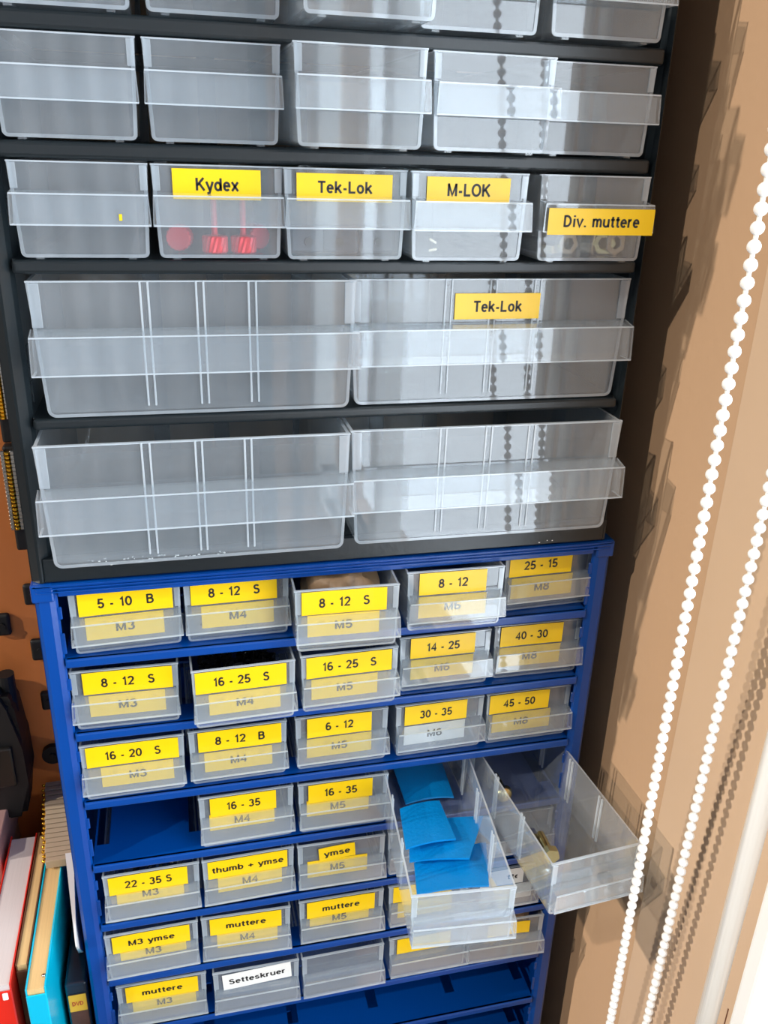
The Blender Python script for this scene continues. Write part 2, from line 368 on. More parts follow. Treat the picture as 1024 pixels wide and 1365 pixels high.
for x in (-.147, -.090, -.052, .0, .052, .090, .142):
    pbox(blk, 'back_strut', (x - .005, x + .005, DEP - .003, DEP - .001, .002, TOPZ - .002), M['black'])
for zz in (.07, .145, .19, .236):
    pbox(blk, 'back_strut', (XL + .001, XR - .001, DEP - .0045, DEP - .0032, zz - .004, zz + .004), M['black'])
random.seed(3)
bm = bmesh.new()
for cx_, cz_, n_, sp in ((-.108, .0095, 22, .018), (-.085, .0098, 14, .012), (-.062, .0098, 6, .004), (.112, .0035, 3, .004)):
    for i in range(n_):
        x = cx_ + random.uniform(-1, 1) * sp; z = cz_ + random.uniform(-.0018, .0018); r = random.uniform(.0001, .00035)
        add_box(bm, x - r * 1.6, x + r * 1.6, -.00005, .0004, z - r, z + r)
o = link('paint_chips', mesh('paint_chips', bm), None, [M['white_tape']], 'white paint chips and dust specks'); o['kind'] = 'stuff'; sub(blk, o)

# ---------------------------------------------------------------- drawers
def u_profile(wt, wb, H, r, n=5, off=0):
    """open-top U cross-section in XZ, from top left down and round to top right"""
    pts = []
    def xw(z): return (wb + (wt - wb) * z / H) / 2
    pts.append((-xw(H) + off, H))
    for i in range(n + 1):
        a = math.pi + (math.pi / 2) * i / n
        pts.append((-xw(0) + r + (r - off) * math.cos(a) if True else 0, r + (r - off) * math.sin(a)))
    right = [(-x, z) for x, z in reversed(pts)]
    return pts + right
def drawer_body(wt, wb, H, D, t=.0012, r=.004, feet=False):
    bm = bmesh.new()
    out = u_profile(wt, wb, H, r); inn = u_profile(wt, wb, H, r, off=t)
    n = len(out)
    def loop(p, y): return [bm.verts.new((x, y, z)) for x, z in p]
    o0, o1 = loop(out, 0), loop(out, D); i0, i1 = loop(inn, t), loop(inn, D - t)
    def strip(a, b, mi=0):
        for k in range(n - 1):
            f = bm.faces.new((a[k], a[k + 1], b[k + 1], b[k])); f.material_index = mi; f.smooth = False
    strip(o0, o1); strip(i1, i0)
    for lp in (o0, o1[::-1], i0[::-1], i1): bm.faces.new(lp)
    # rims
    for a, b, c, d in ((o0[0], o1[0], i1[0], i0[0]), (o0[-1], i0[-1], i1[-1], o1[-1]), (o0[0], i0[0], i0[-1], o0[-1]), (o1[0], o1[-1], i1[-1], i1[0])):
        f = bm.faces.new((a, b, c, d)); f.material_index = 1
    if feet:
        for sx in (-1, 1):
            add_box(bm, sx * wb * .36 - .0016, sx * wb * .36 + .0016, .001, D - .01, -.0009, .0001)
    me = mesh('body', bm)
    # thin bright line where the front wall meets the rounded side walls
    return me
def corner_beads(wt, wb, H, r=.0009, rr=.004):
    """moulded outline of the front wall: a thin rounded bead along sides and bottom"""
    bm = bmesh.new(); p = u_profile(wt - .0006, wb - .0006, H, rr)
    pts = [Vector((x, 0, z)) for x, z in p]
    prev = None
    for i, q in enumerate(pts):
        d = (pts[min(i + 1, len(pts) - 1)] - pts[max(i - 1, 0)]).normalized(); nrm = Vector((d.z, 0, -d.x))
        if nrm.dot(Vector((0, 0, H / 2)) - q) > 0: nrm = -nrm
        ring = [bm.verts.new(q + nrm * a + Vector((0, b, 0))) for a, b in ((.0001, 0), (.0001, -.0005), (-r * 1.3, -.0005), (-r * 1.3, .0))]
        if prev:
            for k in range(4): bm.faces.new((prev[k], prev[(k + 1) % 4], ring[(k + 1) % 4], ring[k]))
        else: bm.faces.new(ring)
        prev = ring
    bm.faces.new(prev[::-1])
    return mesh('front_bead', bm)
def handle_mesh(wl, z0, z1, zb, p, t=.0011, flare=.0006):
    """lip: sloping ledge, front plate and two cheeks, open below"""
    bm = bmesh.new(); h = wl / 2
    def q(pts, mi=0):
        f = bm.faces.new([bm.verts.new(v) for v in pts]); f.material_index = mi; return f
    hb = h + flare
    # outer
    A, B_ = (-h, 0, zb), (h, 0, zb); Cc, D_ = (h, -p, z1), (-h, -p, z1); E_, F_ = (hb, -p - .0004, z0), (-hb, -p - .0004, z0)
    G, H_ = (hb, 0, z0), (-hb, 0, z0)
    q((A, B_, Cc, D_)); q((D_, Cc, E_, F_)); q((A, D_, F_, H_)); q((B_, G, E_, Cc))
    i = lambda v, dx=0, dy=0, dz=0: (v[0] + dx, v[1] + dy, v[2] + dz)
    a, b, c, d = i(A, t, 0, -t), i(B_, -t, 0, -t), i(Cc, -t, t, -t), i(D_, t, t, -t); e, f, g, h_ = i(E_, -t, t), i(F_, t, t), i(G, -t), i(H_, t)
    q((b, a, d, c)); q((c, d, f, e)); q((a, h_, f, d)); q((b, c, e, g))
    # bright cut edges along the bottom, raised bead along the top front edge
    q((F_, E_, e, f), 1); q((F_, f, h_, H_), 1); q((E_, G, g, e), 1)
    bmesh.ops.remove_doubles(bm, verts=bm.verts[:], dist=1e-6); bmesh.ops.recalc_face_normals(bm, faces=bm.faces[:])
    fr_ = max(bm.faces, key=lambda f: -f.calc_center_median().y + f.calc_area() * 100)
    if fr_.normal.y > 0: bmesh.ops.reverse_faces(bm, faces=bm.faces[:])
    s = .0003
    for (P, Q) in ((D_, Cc), (F_, E_)):
        x0, x1 = P[0], Q[0]; y = P[1]; z = P[2]
        vs = [bm.verts.new((x, y + dy, z + dz)) for x in (x0, x1) for dy, dz in ((-s, -s), (-s, s), (s, s), (s, -s))]
        for idx in ((0, 1, 2, 3), (7, 6, 5, 4), (0, 4, 5, 1), (1, 5, 6, 2), (2, 6, 7, 3), (3, 7, 4, 0)):
            bm.faces.new([vs[k] for k in idx]).material_index = 1
    for sx in (-1, 1):
        for (P, Q) in (((sx * h, -p, z1), (sx * hb, -p - .0004, z0)), ((sx * h, 0, zb), (sx * h, -p, z1))):
            P, Q = Vector(P), Vector(Q); cyl(bm, P, Q, s, n=4)
            bmesh.ops.recalc_face_normals(bm, faces=bm.faces[:])
    return mesh('handle', bm)
KIND = {
    'small': dict(wt=.0542, wb=.0522, H=.0345, D=.134, wl=.0528, z0=.0080, z1=.0192, zb=.0208, p=.0068, r=.0020, cm='clear_s', em='edge_s', t=.0010),
    'medium': dict(wt=.0545, wb=.0516, H=.0370, D=.145, wl=.0534, z0=.0135, z1=.0253, zb=.0262, p=.0078, r=.0022, cm='clear', em='edge', t=.0013),
    'large': dict(wt=.1418, wb=.1366, H=.0590, D=.148, wl=.1418, z0=.0208, z1=.0372, zb=.0392, p=.0092, r=.0036, cm='clear', em='edge', t=.0015),
}
MESH = {}
for k, d in KIND.items():
    b = drawer_body(d['wt'], d['wb'], d['H'], d['D'], t=d['t'], r=d['r'], feet=(k == 'medium')); b.materials.append(M[d['cm']]); b.materials.append(M[d['em']])
    h = handle_mesh(d['wl'], d['z0'], d['z1'], d['zb'], d['p']); h.materials.append(M[d['cm']]); h.materials.append(M[d['em']])
    fb = corner_beads(d['wt'], d['wb'], d['H'], r=.0007 if k == 'small' else .0010, rr=d['r']); fb.materials.append(M['guide'])
    bm = bmesh.new()
    gw = .0030 if k != 'large' else .0045
    add_box(bm, -gw / 2, gw / 2, -.0007, -.0001, d['zb'] + .0006, d['H'] - .0004, bev=.0002, seg=1)
    g = mesh('label_guide', bm); g.materials.append(M['guide'])
    bm = bmesh.new(); rw = .0009
    add_box(bm, -rw / 2, rw / 2, -.0006, .0000, .004, d['H'] + .0004, bev=.0002, seg=1)
    rb = mesh('divider_rib', bm); rb.materials.append(M['edge'])
    bm = bmesh.new(); add_box(bm, .0, .0008, -.0007, .0007, .003, d['H'] - .0005)
    sr = mesh('side_rib', bm); sr.materials.append(M['edge'])
    bm = bmesh.new(); add_box(bm, -d['wt'] / 2 - .0001, d['wt'] / 2 + .0001, -.0002, d['t'] + .0002, d['H'] - .0002, d['H'] + .0004)
    tr = mesh('top_bead', bm); tr.materials.append(M['edge'])
    MESH[k] = (b, h, g, rb, sr, fb, tr)
SCALE_MM = .001
def drawer(kind, xc, floor, lip_y, label, group, yaw=0, ribs=(), siders=False, roll=0):
    """lip_y: world y of the lip front; everything else follows from the drawer's size"""
    d = KIND[kind]; b, h, g, rb, sr, fb, tr = MESH[kind]
    t = thing('storage_drawer', label, 'drawer', (xc, lip_y + d['p'], floor), (0, roll, yaw), group)
    link('body', b, t); link('handle', h, t); link('front_bead', fb, t); link('rim', tr, t)
    for sx in (-1, 1):
        o = link('label_guide', g, t)
        zz = d['H']; o.location = (sx * (d['wb'] / 2 + (d['wt'] - d['wb']) * .37 - (.0016 if kind != 'large' else .0024)), 0, 0)
    for x in ribs:
        o = link('divider_rib', rb, t); o.location = (x, 0, 0)
    if siders:
        for yy in (.037, .040, .071, .074, .105, .108):
            for sx in (-1, 1):
                o = link('side_rib', sr, t)
                o.location = (sx * (d['wb'] / 2 + .0003) - (.0008 if sx > 0 else 0) - sx * d['t'] - (0 if sx > 0 else 0) + (.0 if sx > 0 else .0), yy, 0)
                if sx < 0: o.location.x = -(d['wb'] / 2 + .0003) + d['t']
    return t
def plate(parent, x0, x1, z0, z1, y, m, text=None, tw=.7, th=None, name='label', tilt=0, italic=0, thick=.012, tx=.5, tz=.5, lab=None, bend=0):
    bm = bmesh.new(); n = 6; vs = []
    for i in range(n + 1):
        x = x0 + (x1 - x0) * i / n; k = (1 - abs(2 * i / n - 1) ** 4) * bend
        vs.append([bm.verts.new((x, y + dy - k * 0 - (bend - k) * 1, z)) for dy, z in ((0, z0), (0, z1), (-.00018, z1), (-.00018, z0))])
    for a, b in zip(vs, vs[1:]):
        for k in range(4): bm.faces.new((a[k], a[(k + 1) % 4], b[(k + 1) % 4], b[k]))
    bm.faces.new(vs[0]); bm.faces.new(vs[-1][::-1])
    o = link(name, mesh(name, bm), parent, [m], lab)
    if text:
        lettering(o, text, x0 + (x1 - x0) * tx, z0 + (z1 - z0) * tz, (x1 - x0) * tw, th or (z1 - z0) * .42, y - .00028, italic=italic, thick=thick)
    if tilt:
        c = Vector(((x0 + x1) / 2, 0, (z0 + z1) / 2)); R_ = Matrix.Rotation(tilt, 4, 'Y')
        o.matrix_local = Matrix.Translation(c) @ R_ @ Matrix.Translation(-c)
    return o
def local_x(t, u, v_plane_y):
    return None

GS = 'small clear drawers of the blue cabinet'
def tagtext(nm):
    return nm.replace('   ', ' ')
ROWN = ['', 'top', 'second', 'third', 'fourth', 'fifth', 'sixth', 'seventh']
# row/col : (xc mm, lip_y mm, yaw dy mm, upper (uL,uR,text,width frac) , lower (uL,uR,text), colours)
DR = {
 11: (-110.8, -2.0, 2.3, (104, 230, '5 - 10   B', .60), (115, 219, 'M3')),
 12: (-55.4, -.9, .9, (254, 369, '8 - 12   S', .60), (269, 365, 'M4')),
 13: (-1.3, -22.0, -1.2, (402, 515, '8 - 12   S', .60), (410, 505, 'M5')),
 14: (60.0, -12.0, -.8, (559, 648, '8 - 12', .44), (558, 647, 'M6')),
 15: (119.2, .6, 2.0, (678, 762, '25 - 15', .54), (680, 762, 'M8')),
 21: (-114.6, -4.2, -.8, (110.5, 230, '8 - 12   S', .60), (120, 221, 'M3')),
 22: (-54.2, -13.9, 1.6, (260, 382, '16 - 25   S', .62), (279, 374, 'M4')),
 23: (3.0, -10.5, 1.0, (408, 522, '16 - 25   S', .64), (415, 503, 'M5')),
 24: (59.9, -2.2, .5, (547, 633, '14 - 25', .52), (547, 630, 'M6')),
 25: (116.9, 0, -.6, (667, 749, '40 - 30', .52), (665, 745, 'M8')),
 31: (-114.3, -4.9, .4, (115, 238, '16 - 20   S', .61), (136, 232, 'M3')),
 32: (-58.1, -3.4, .6, (264, 375, '8 - 12   B', .60), (273, 363, 'M4')),
 33: (.7, -2.4, .6, (409, 495, '6 - 12', .43), (409, 495, 'M5')),
 34: (59.3, -1.9, 1.0, (539, 622, '30 - 35', .52), (538, 619, 'M6')),
 35: (115.3, -1.1, .5, (652, 731, '45 - 50', .53), (655, 732, 'M8')),
 42: (-55.0, -4.4, .8, (280, 368, '16 - 35', .52), (280, 366, 'M4')),
 43: (1.7, -4.7, -.4, (411, 496, '16 - 35', .52), (409, 491, 'M5')),
 44: (45.1, -98.3, -4.8, None, None),
 45: (122.9, -88.8, 4.2, None, None),
 51: (-111.0, -6.0, .6, (145, 250, '22 - 35 S', .60), (157, 246, 'M3')),
 52: (-55.3, -5.4, 1.2, (277, 383, 'thumb + ymse', .90), (291, 376, 'M4')),
 53: (.8, -5.8, -.6, (425, 473, 'ymse', .72), (410, 489, 'M5')),
 54: (57.0, -4.4, 0, None, None),
 55: (112.6, -4.4, 0, None, None),
 61: (-114.2, -6.3, .8, (150, 253, 'M3 ymse', .60), (162, 249, 'M3')),
 62: (-58.2, -6.1, -1.4, (280, 375, 'muttere', .56), (290, 370, 'M4')),
 63: (1.5, -5.2, -.2, (409, 499, 'muttere', .55), (413, 491, 'M5')),
 64: (59.0, -4.5, 0, (524, 602, None, 0), (530, 602, None)),
 65: (106.5, -4.8, 0, (640, 697, 'tte.', .36), (640, 712, None)),
 71: (-111.5, -4.8, -.5, (168, 264, 'muttere', .56), (178, 262, 'M3')),
 72: (-53.4, -7.7, -.4, (297, 388, 'Setteskruer', .83), None),
 73: (2.5, -7.8, .5, None, None),
 74: (60.7, -5.5, 0, (529, 600, None, 0), None),
 75: (114.7, -6.4, -2.2, (650, 705, None, 0), None),
}
EXTRA = {11: 'first in its top row', 12: 'second in its top row', 13: 'pulled forward in the top row', 14: 'pulled out a little, in the top row', 15: 'at the right end of the top row',
 21: 'under the 5 - 10 B drawer', 22: 'pulled forward in the second row', 23: 'under the pulled-forward top drawer', 24: 'in the second row', 25: 'at the right end of the second row',
 31: 'left end of the third row', 32: 'second of the third row', 33: 'in the middle of the third row', 34: 'with a white lower tag', 35: 'right end of the third row',
 42: 'right of the empty slot', 43: 'beside the pulled-out blue-sheet drawer', 51: 'under the empty slot', 52: 'in the fifth row', 53: 'with a short tilted tag', 61: 'left end of the sixth row',
 62: 'second of the sixth row', 63: 'third of the sixth row', 71: 'at the left end of the bottom row'}
D = {}
for k, (xc, ly, dy, up, lo_) in DR.items():
    r = k // 10; floor = S[r] + .0032
    if k == 44: lab = 'small clear drawer pulled far out, holding blue plastic sheets'
    elif k == 45: lab = 'small clear drawer pulled far out at the right, holding loose bolts, near the bead chain'
    elif k == 72: lab = 'small clear drawer with white tag reading Setteskruer, in the bottom row'
    elif k == 73: lab = 'small clear empty drawer without a tag, right of the Setteskruer one'
    elif k == 54: lab = 'small clear untagged drawer in the fifth row, partly behind the blue-sheet drawer'
    elif k == 55: lab = 'small clear untagged drawer in the fifth row, seen under the bolt drawer'
    elif k == 64: lab = 'small clear drawer with yellow tag, just left of the pulled-out blue-sheet drawer bottom'
    elif k == 65: lab = 'small clear drawer with white tag ending in tte, below the bolt drawer'
    elif k == 74: lab = 'small clear drawer of the bottom row with blank yellow tag, under the blue-sheet drawer'
    elif k == 75: lab = 'small clear drawer at the right end of the bottom row, brown film sticking out'
    else: lab = 'small clear drawer tagged %s%s, %s' % (tagtext(up[2]), (' over ' + lo_[2]) if lo_ and lo_[2] not in up[2] else '', EXTRA[k])
    t = drawer('small', xc / 1000, floor, ly / 1000, lab, GS, yaw=math.atan2(dy, 53), siders=(k in (44, 45)))
    D[k] = t; kd = KIND['small']; y0 = t.location.y
    if up:
        vm = t.location.z + .027
        # the photograph's column of pixels gives the tag's ends on the drawer face
        def fx(u, z, yy):
            dlt = ray(u, 0); # solve for the point with this u on plane y=yy and height z
            a = RT; q = Vector((0, yy, z)) - CAM
            # (a.(P-C))/(F.(P-C)) = (u-512)/f, P=(x,yy,z)
            s = (u - 512) / F_PX; den = RT.x - s * FW.x
            x = -((RT.y - s * FW.y) * q.y + (RT.z - s * FW.z) * q.z) / den
            return x + CAM.x - t.location.x
        xa, xb = fx(up[0], vm, y0), fx(up[1], vm, y0)
        z0_, z1_ = .0212, .0342
        m_ = M['white_tape'] if k in (65, 72) else M['yellow']
        lim = kd['wt'] / 2 - .001; xa, xb = max(xa, -lim), min(xb, lim)
        tl = {53: math.radians(-4), 72: math.radians(-3), 21: 0.0}.get(k, 0)
        if k == 53: z0_, z1_ = .0225, .0325
        if k == 75: z0_, z1_ = .0220, .0325
        th = .0052 if k not in (52, 61, 62, 63, 71, 53, 72, 65) else .0042
        plate(t, xa, xb, z0_, z1_, -.0006, m_, up[2], up[3] if up[2] else 0, th, tilt=tl, thick=.012, tx=(.80 if k == 65 else .5),
              lab='white tape tag' if k in (65, 72) else 'yellow tape tag', bend=.0003 if k % 2 else 0)
    if lo_:
        vm = t.location.z + .012
        xa, xb = fx(lo_[0], vm, y0), fx(lo_[1], vm, y0); lim = kd['wb'] / 2 - .0015; xa, xb = max(xa, -lim), min(xb, lim)
        zr = {13: (.008, .0205), 42: (.0110, .0225), 43: (.0110, .0225), 51: (.0132, .0240), 52: (.0095, .0222), 53: (.0095, .0222), 61: (.0138, .0226), 62: (.0095, .0225), 63: (.0135, .0228), 71: (.0110, .0228)}.get(k, (.0070, .0198))
        plate(t, xa, xb, zr[0], zr[1], -.0002, M['white_tape'] if k in (34, 65) else M['yellow'], lo_[2], .25, .0050, name='label', lab='lower tape tag behind the lip')

GM = 'medium clear drawers of the black cabinet'
MED = [  # row, xc, lip_y, yaw, label
 ('m0', -.1130, -.0080, 0, 'medium clear empty drawer cut by the picture top, far left'),
 ('m0', -.0555, -.0085, 0, 'medium clear empty drawer cut by the picture top, second from left'),
 ('m0', .0020, -.0330, 0, 'medium clear drawer cut by the picture top, pulled out in the middle'),
 ('m0', .0535, -.0110, 0, 'medium clear drawer cut by the picture top, fourth from left'),
 ('m0', .1108, -.0130, 0, 'medium clear drawer cut by the picture top, at the right end'),
 ('m1', -.1136, -.0075, 0, 'medium clear untagged drawer at the left end of the row above the tagged ones'),
 ('m1', -.0567, -.0078, 0, 'medium clear untagged drawer above the tagged drawer with red knobs'),
 ('m1', .0002, -.0270, 0, 'medium clear untagged drawer pulled forward, above the third drawer of tagged row'),
 ('m1', .0585, -.0215, .02, 'medium clear untagged drawer pulled forward, its lip overlapping its right neighbour'),
 ('m1', .1125, -.0080, 0, 'medium clear untagged drawer at the right end of the full untagged row'),
 ('m2', -.1122, -.0078, 0, 'medium clear empty drawer with a yellow speck, left of the red-knob drawer'),
 ('m2', -.0566, -.0078, 0, 'medium clear drawer holding red knurled knobs, yellow tag on its face'),
 ('m2', -.0022, -.0110, 0, 'medium clear drawer holding dark clips, yellow tag, right of the red knobs'),
 ('m2', .0530, -.0150, 0, 'medium clear yellow-tagged drawer with two pale chips inside'),
 ('m2', .1132, -.0150, 0, 'medium clear drawer tagged Div. muttere on its lip, holding nuts'),
]
FL = {'m0': .2437, 'm1': .1976, 'm2': .1517}
DM = []
for r, xc, ly, yaw, lab in MED:
    DM.append(drawer('medium', xc, FL[r], ly, lab, GM, yaw=yaw))
def pl_px(t, u0, v0, u1, v1, dy, m_, text, **kw):
    """tag given by its opposite corners as read off the photograph, on the drawer's face (offset dy)"""
    y = t.location.y + dy; a = onY(u0, v0, y); b = onY(u1, v1, y); o = t.location
    return plate(t, a.x - o.x, b.x - o.x, b.z - o.z, a.z - o.z, dy - .0006, m_, text, **kw)
pl_px(DM[11], 228.5, 224, 348, 267, 0, M['yellow'], 'Kydex', tw=.49, th=.0050, tz=.50, lab='yellow tape tag')
pl_px(DM[12], 395, 230, 522, 270, 0, M['yellow'], 'Tek-Lok', tw=.57, th=.0048, tz=.52, lab='yellow tape tag')
pl_px(DM[13], 569.5, 235, 678, 271, 0, M['yellow'], 'M-LOK', tw=.52, th=.0052, tz=.50, lab='yellow tape tag')
d5 = DM[14]
pl_px(d5, 732, 277, 868, 314, -.0088, M['yellow'], 'Div. muttere', tw=.72, th=.0050, tz=.52, lab='yellow tape tag on the lip')
plate(DM[10], .0148, .0160, .0155, .0180, -.0087, M['yellow'], None, name='speck', lab='yellow speck on the lip')

GL = 'large clear drawers of the black cabinet'
def ribs(xc, y, us, v):
    out = []
    for u in us: out.append(onY(u, v, y).x - xc)
    return out
L1 = drawer('large', -.0672, .0826, -.0092, 'large clear empty drawer, upper left of the four large ones', GL, ribs=ribs(-.0672, 0, (186, 196.5, 261, 271, 331, 341), 379))
L2 = drawer('large', .0722, .0826, -.0060, 'large clear drawer, upper right, with one yellow tag', GL, ribs=ribs(.0722, .003, (595, 603.5, 655, 663, 714, 722), 376))
L3 = drawer('large', -.0712, .0134, -.0205, 'large clear empty drawer, lower left, resting just above the blue cabinet', GL, ribs=ribs(-.0712, -.011, (188, 199, 260, 269, 326, 335), 590), roll=0)
L4 = drawer('large', .0710, .0137, -.0190, 'large clear drawer, lower right, without a tag', GL, ribs=ribs(.0712, -.01, (588, 596, 649, 657, 706, 714), 568), roll=.004)
pl_px(L2, 607, 391, 717, 424, 0, M['yellow'], 'Tek-Lok', tw=.57, th=.0052, lab='yellow tape tag')

# ---------------------------------------------------------------- things in the drawers
def knob(pos, axis, up):
    """knurled thumb knob: toothed disc with a thin stem"""
    bm = bmesh.new(); n = 36; r = .0056; h = .0072; a = Vector(axis).normalized(); u = a.orthogonal().normalized(); v = a.cross(u)
    rings = []
    for t_, k in ((0, .9), (.0006, 1), (h * .35, 1), (h * .65, 1), (h - .0006, 1), (h, .9)):
        rings.append([bm.verts.new(a * t_ + (u * math.cos(2 * math.pi * (i + t_ * 300) / n) + v * math.sin(2 * math.pi * (i + t_ * 300) / n)) * r * k * (1 if i % 2 else .93)) for i in range(n)])
    for R0, R1 in zip(rings, rings[1:]):
        for i in range(n): bm.faces.new((R0[i], R0[(i + 1) % n], R1[(i + 1) % n], R1[i]))
    bm.faces.new(rings[0][::-1]); bm.faces.new(rings[-1])
    head = mesh('head', bm)
    t = thing('thumb_screw', '', 'screw', pos, group='red knurled thumb screws')
    link('head', head, t, [M['red']])
    bm = bmesh.new(); prof = [(h, .0019), (h + .001, .0014)]
    z = h + .001
    while z < h + up: prof += [(z + .0003, .0016), (z + .0007, .0012)]; z += .0008
    lathe(bm, prof, (0, 0, 0), a, 10); link('stem', mesh('stem', bm, True), t, [M['red']])
    return t
f2 = FL['m2'] + .0015
for (u, ax, up, yy, zz, lb) in ((287, (0, 0, 1), .016, .006, 0, 'red knurled thumb screw standing on its head, left of the standing pair'),
                            (325, (0, 0, 1), .018, .006, 0, 'red knurled thumb screw standing on its head, right of the standing pair'),
                            (238, (.25, 1, 0), .008, .0065, .0058, 'red knurled thumb screw lying with its round face forward at the left'),
                            (347, (-.45, 1, .1), .008, .0130, .0058, 'red knurled thumb screw lying behind the standing pair at the right')):
    p = onY(u, 330, yy); k = knob((p.x, yy, f2 + zz), ax, up); k['label'] = lb
def clip(pos, rot):
    t = thing('belt_clip', '', 'clip', pos, (0, 0, rot), 'dark clips in the drawer')
    bm = bmesh.new(); add_box(bm, -.0085, .0085, -.005, .004, 0, .0115, bev=.0014); link('block', mesh('block', bm), t, [M['navy']])
    bm = bmesh.new(); cyl(bm, (0, -.0060, .005), (0, -.003, .005), .002, n=10); link('screw', mesh('screw', bm), t, [M['screw']])
    return t
for u, rr, lb in ((407, .15, 'dark navy clip at the left end inside the drawer'), (452, -.12, 'dark navy clip with a bright screw in the middle of the drawer'), (500, .1, 'dark navy clip at the right end inside the drawer')):
    p = onY(u, 330, .008); clip((p.x, .0085, f2), rr)['label'] = lb
for (u, v, dz, an, lb) in ((577, 321, 0, .5, 'upper pale chip in the two-chip drawer'), (577, 333, 0, -.2, 'lower pale chip in the two-chip drawer')):
    y = DM[13].location.y + .0030; p = onY(u, v, y)
    o = box('wood_chip', (-.0018, .0018, -.0005, .0005, -.0005, .0005), M['match'], bev=.0001); o.location = (p.x, y, p.z); o.rotation_euler = (0, an, 0)
    tag(o, lb, 'chip', 'pale chips')
def hexnut(pos, r, h, rot, m_, lb):
    bm = bmesh.new(); n = 6
    O = [[bm.verts.new((r * math.cos(math.pi / 3 * i), r * math.sin(math.pi / 3 * i), z)) for i in range(n)] for z in (0, h)]
    I = [[bm.verts.new((r * .5 * math.cos(math.pi / 3 * i), r * .5 * math.sin(math.pi / 3 * i), z)) for i in range(n)] for z in (0, h)]
    for i in range(n):
        j = (i + 1) % n
        bm.faces.new((O[0][i], O[0][j], O[1][j], O[1][i])); bm.faces.new((I[0][j], I[0][i], I[1][i], I[1][j]))
        bm.faces.new((O[1][i], O[1][j], I[1][j], I[1][i])); bm.faces.new((O[0][j], O[0][i], I[0][i], I[0][j]))
    bmesh.ops.bevel(bm, geom=[e for e in bm.edges], offset=.0003, segments=1, affect='EDGES')
    o = link('hex_nut', mesh('hex_nut', bm), None, [m_]); o.location = pos; o.rotation_euler = rot
    tag(o, lb, 'nut', 'nuts in the Div. muttere drawer'); return o
y5 = d5.location.y
for (u, r, h, rot, m_, lb) in ((830, .0062, .006, (math.pi / 2, .5, .2), 'steel', 'large steel hex nut at the right, on edge, facing forward'),
                          (802, .0058, .005, (math.pi / 2, 0, -.3), 'brass', 'yellowish hex nut on edge in the middle'),
                          (775, .0050, .006, (math.pi / 2, .2, .9), 'steel', 'small steel hex nut turned sideways, left of middle'),
                          (750, .0055, .005, (math.pi / 2, .1, .1), 'steel', 'steel hex nut on edge near the left wall'),
                          (733, .0042, .004, (0, 0, .3), 'brass', 'small brass-coloured nut lying flat in the left corner')):
    yy = y5 + .0150; p = onY(u, 335, yy); zz = f2 + .0002 + (r * .87 if rot[0] else 0)
    hexnut((min(p.x, d5.location.x + .0175), yy, zz), r, h, rot, M[m_], lb)

def sheet(px, zs, lb, th=.0012, bow=.002):
    P = [onZ(u, v, z) for (u, v), z in zip(px, zs)]
    bm = bmesh.new(); n = 8; g = []
    for i in range(n + 1):
        row = []
        for j in range(n + 1):
            s, t = i / n, j / n
            p = (P[0] * (1 - s) + P[1] * s) * (1 - t) + (P[3] * (1 - s) + P[2] * s) * t
            p = p + Vector((0, 0, bow * (1 - (2 * s - 1) ** 2)))
            row.append(p)
        g.append(row)
    c = sum((x for r_ in g for x in r_), Vector()) / (n + 1) ** 2
    T = [[bm.verts.new(p - c) for p in r_] for r_ in g]; B_ = [[bm.verts.new(p - c - Vector((0, 0, th))) for p in r_] for r_ in g]
    for i in range(n):
        for j in range(n):
            bm.faces.new((T[i][j], T[i + 1][j], T[i + 1][j + 1], T[i][j + 1])); bm.faces.new((B_[i][j], B_[i][j + 1], B_[i + 1][j + 1], B_[i + 1][j]))
    for i in range(n):
        for a, b in (((i, 0), (i + 1, 0)), ((i, n), (i + 1, n)), ((0, i), (0, i + 1)), ((n, i), (n, i + 1))):
            bm.faces.new((T[a[0]][a[1]], T[b[0]][b[1]], B_[b[0]][b[1]], B_[a[0]][a[1]]))
    o = link('plastic_sheet', mesh('plastic_sheet', bm), None, [M['filament']]); o.location = c
    tag(o, lb, 'sheet', 'blue sheets in the pulled-out drawer')
sheet([(524, 1022), (590, 1018), (605, 1062), (541, 1071)], (-.172, -.172, -.1715, -.172), 'bright blue plastic sheet lying farthest back in the pulled-out drawer')
sheet([(533, 1078), (586, 1067), (608, 1118), (541, 1131)], (-.165, -.165, -.163, -.1645), 'bright blue plastic sheet on top, second from the back of the drawer', bow=.0015)
sheet([(545, 1096), (644, 1088), (626, 1144), (546, 1148)], (-.1708, -.1675, -.1665, -.1708), 'bright blue plastic sheet under the topmost one, its right corner raised', bow=.001)
sheet([(552, 1150), (648, 1122), (652, 1180), (556, 1192)], (-.1755, -.1735, -.1735, -.1755), 'bright blue textured plastic sheet nearest the drawer front', bow=.0015)

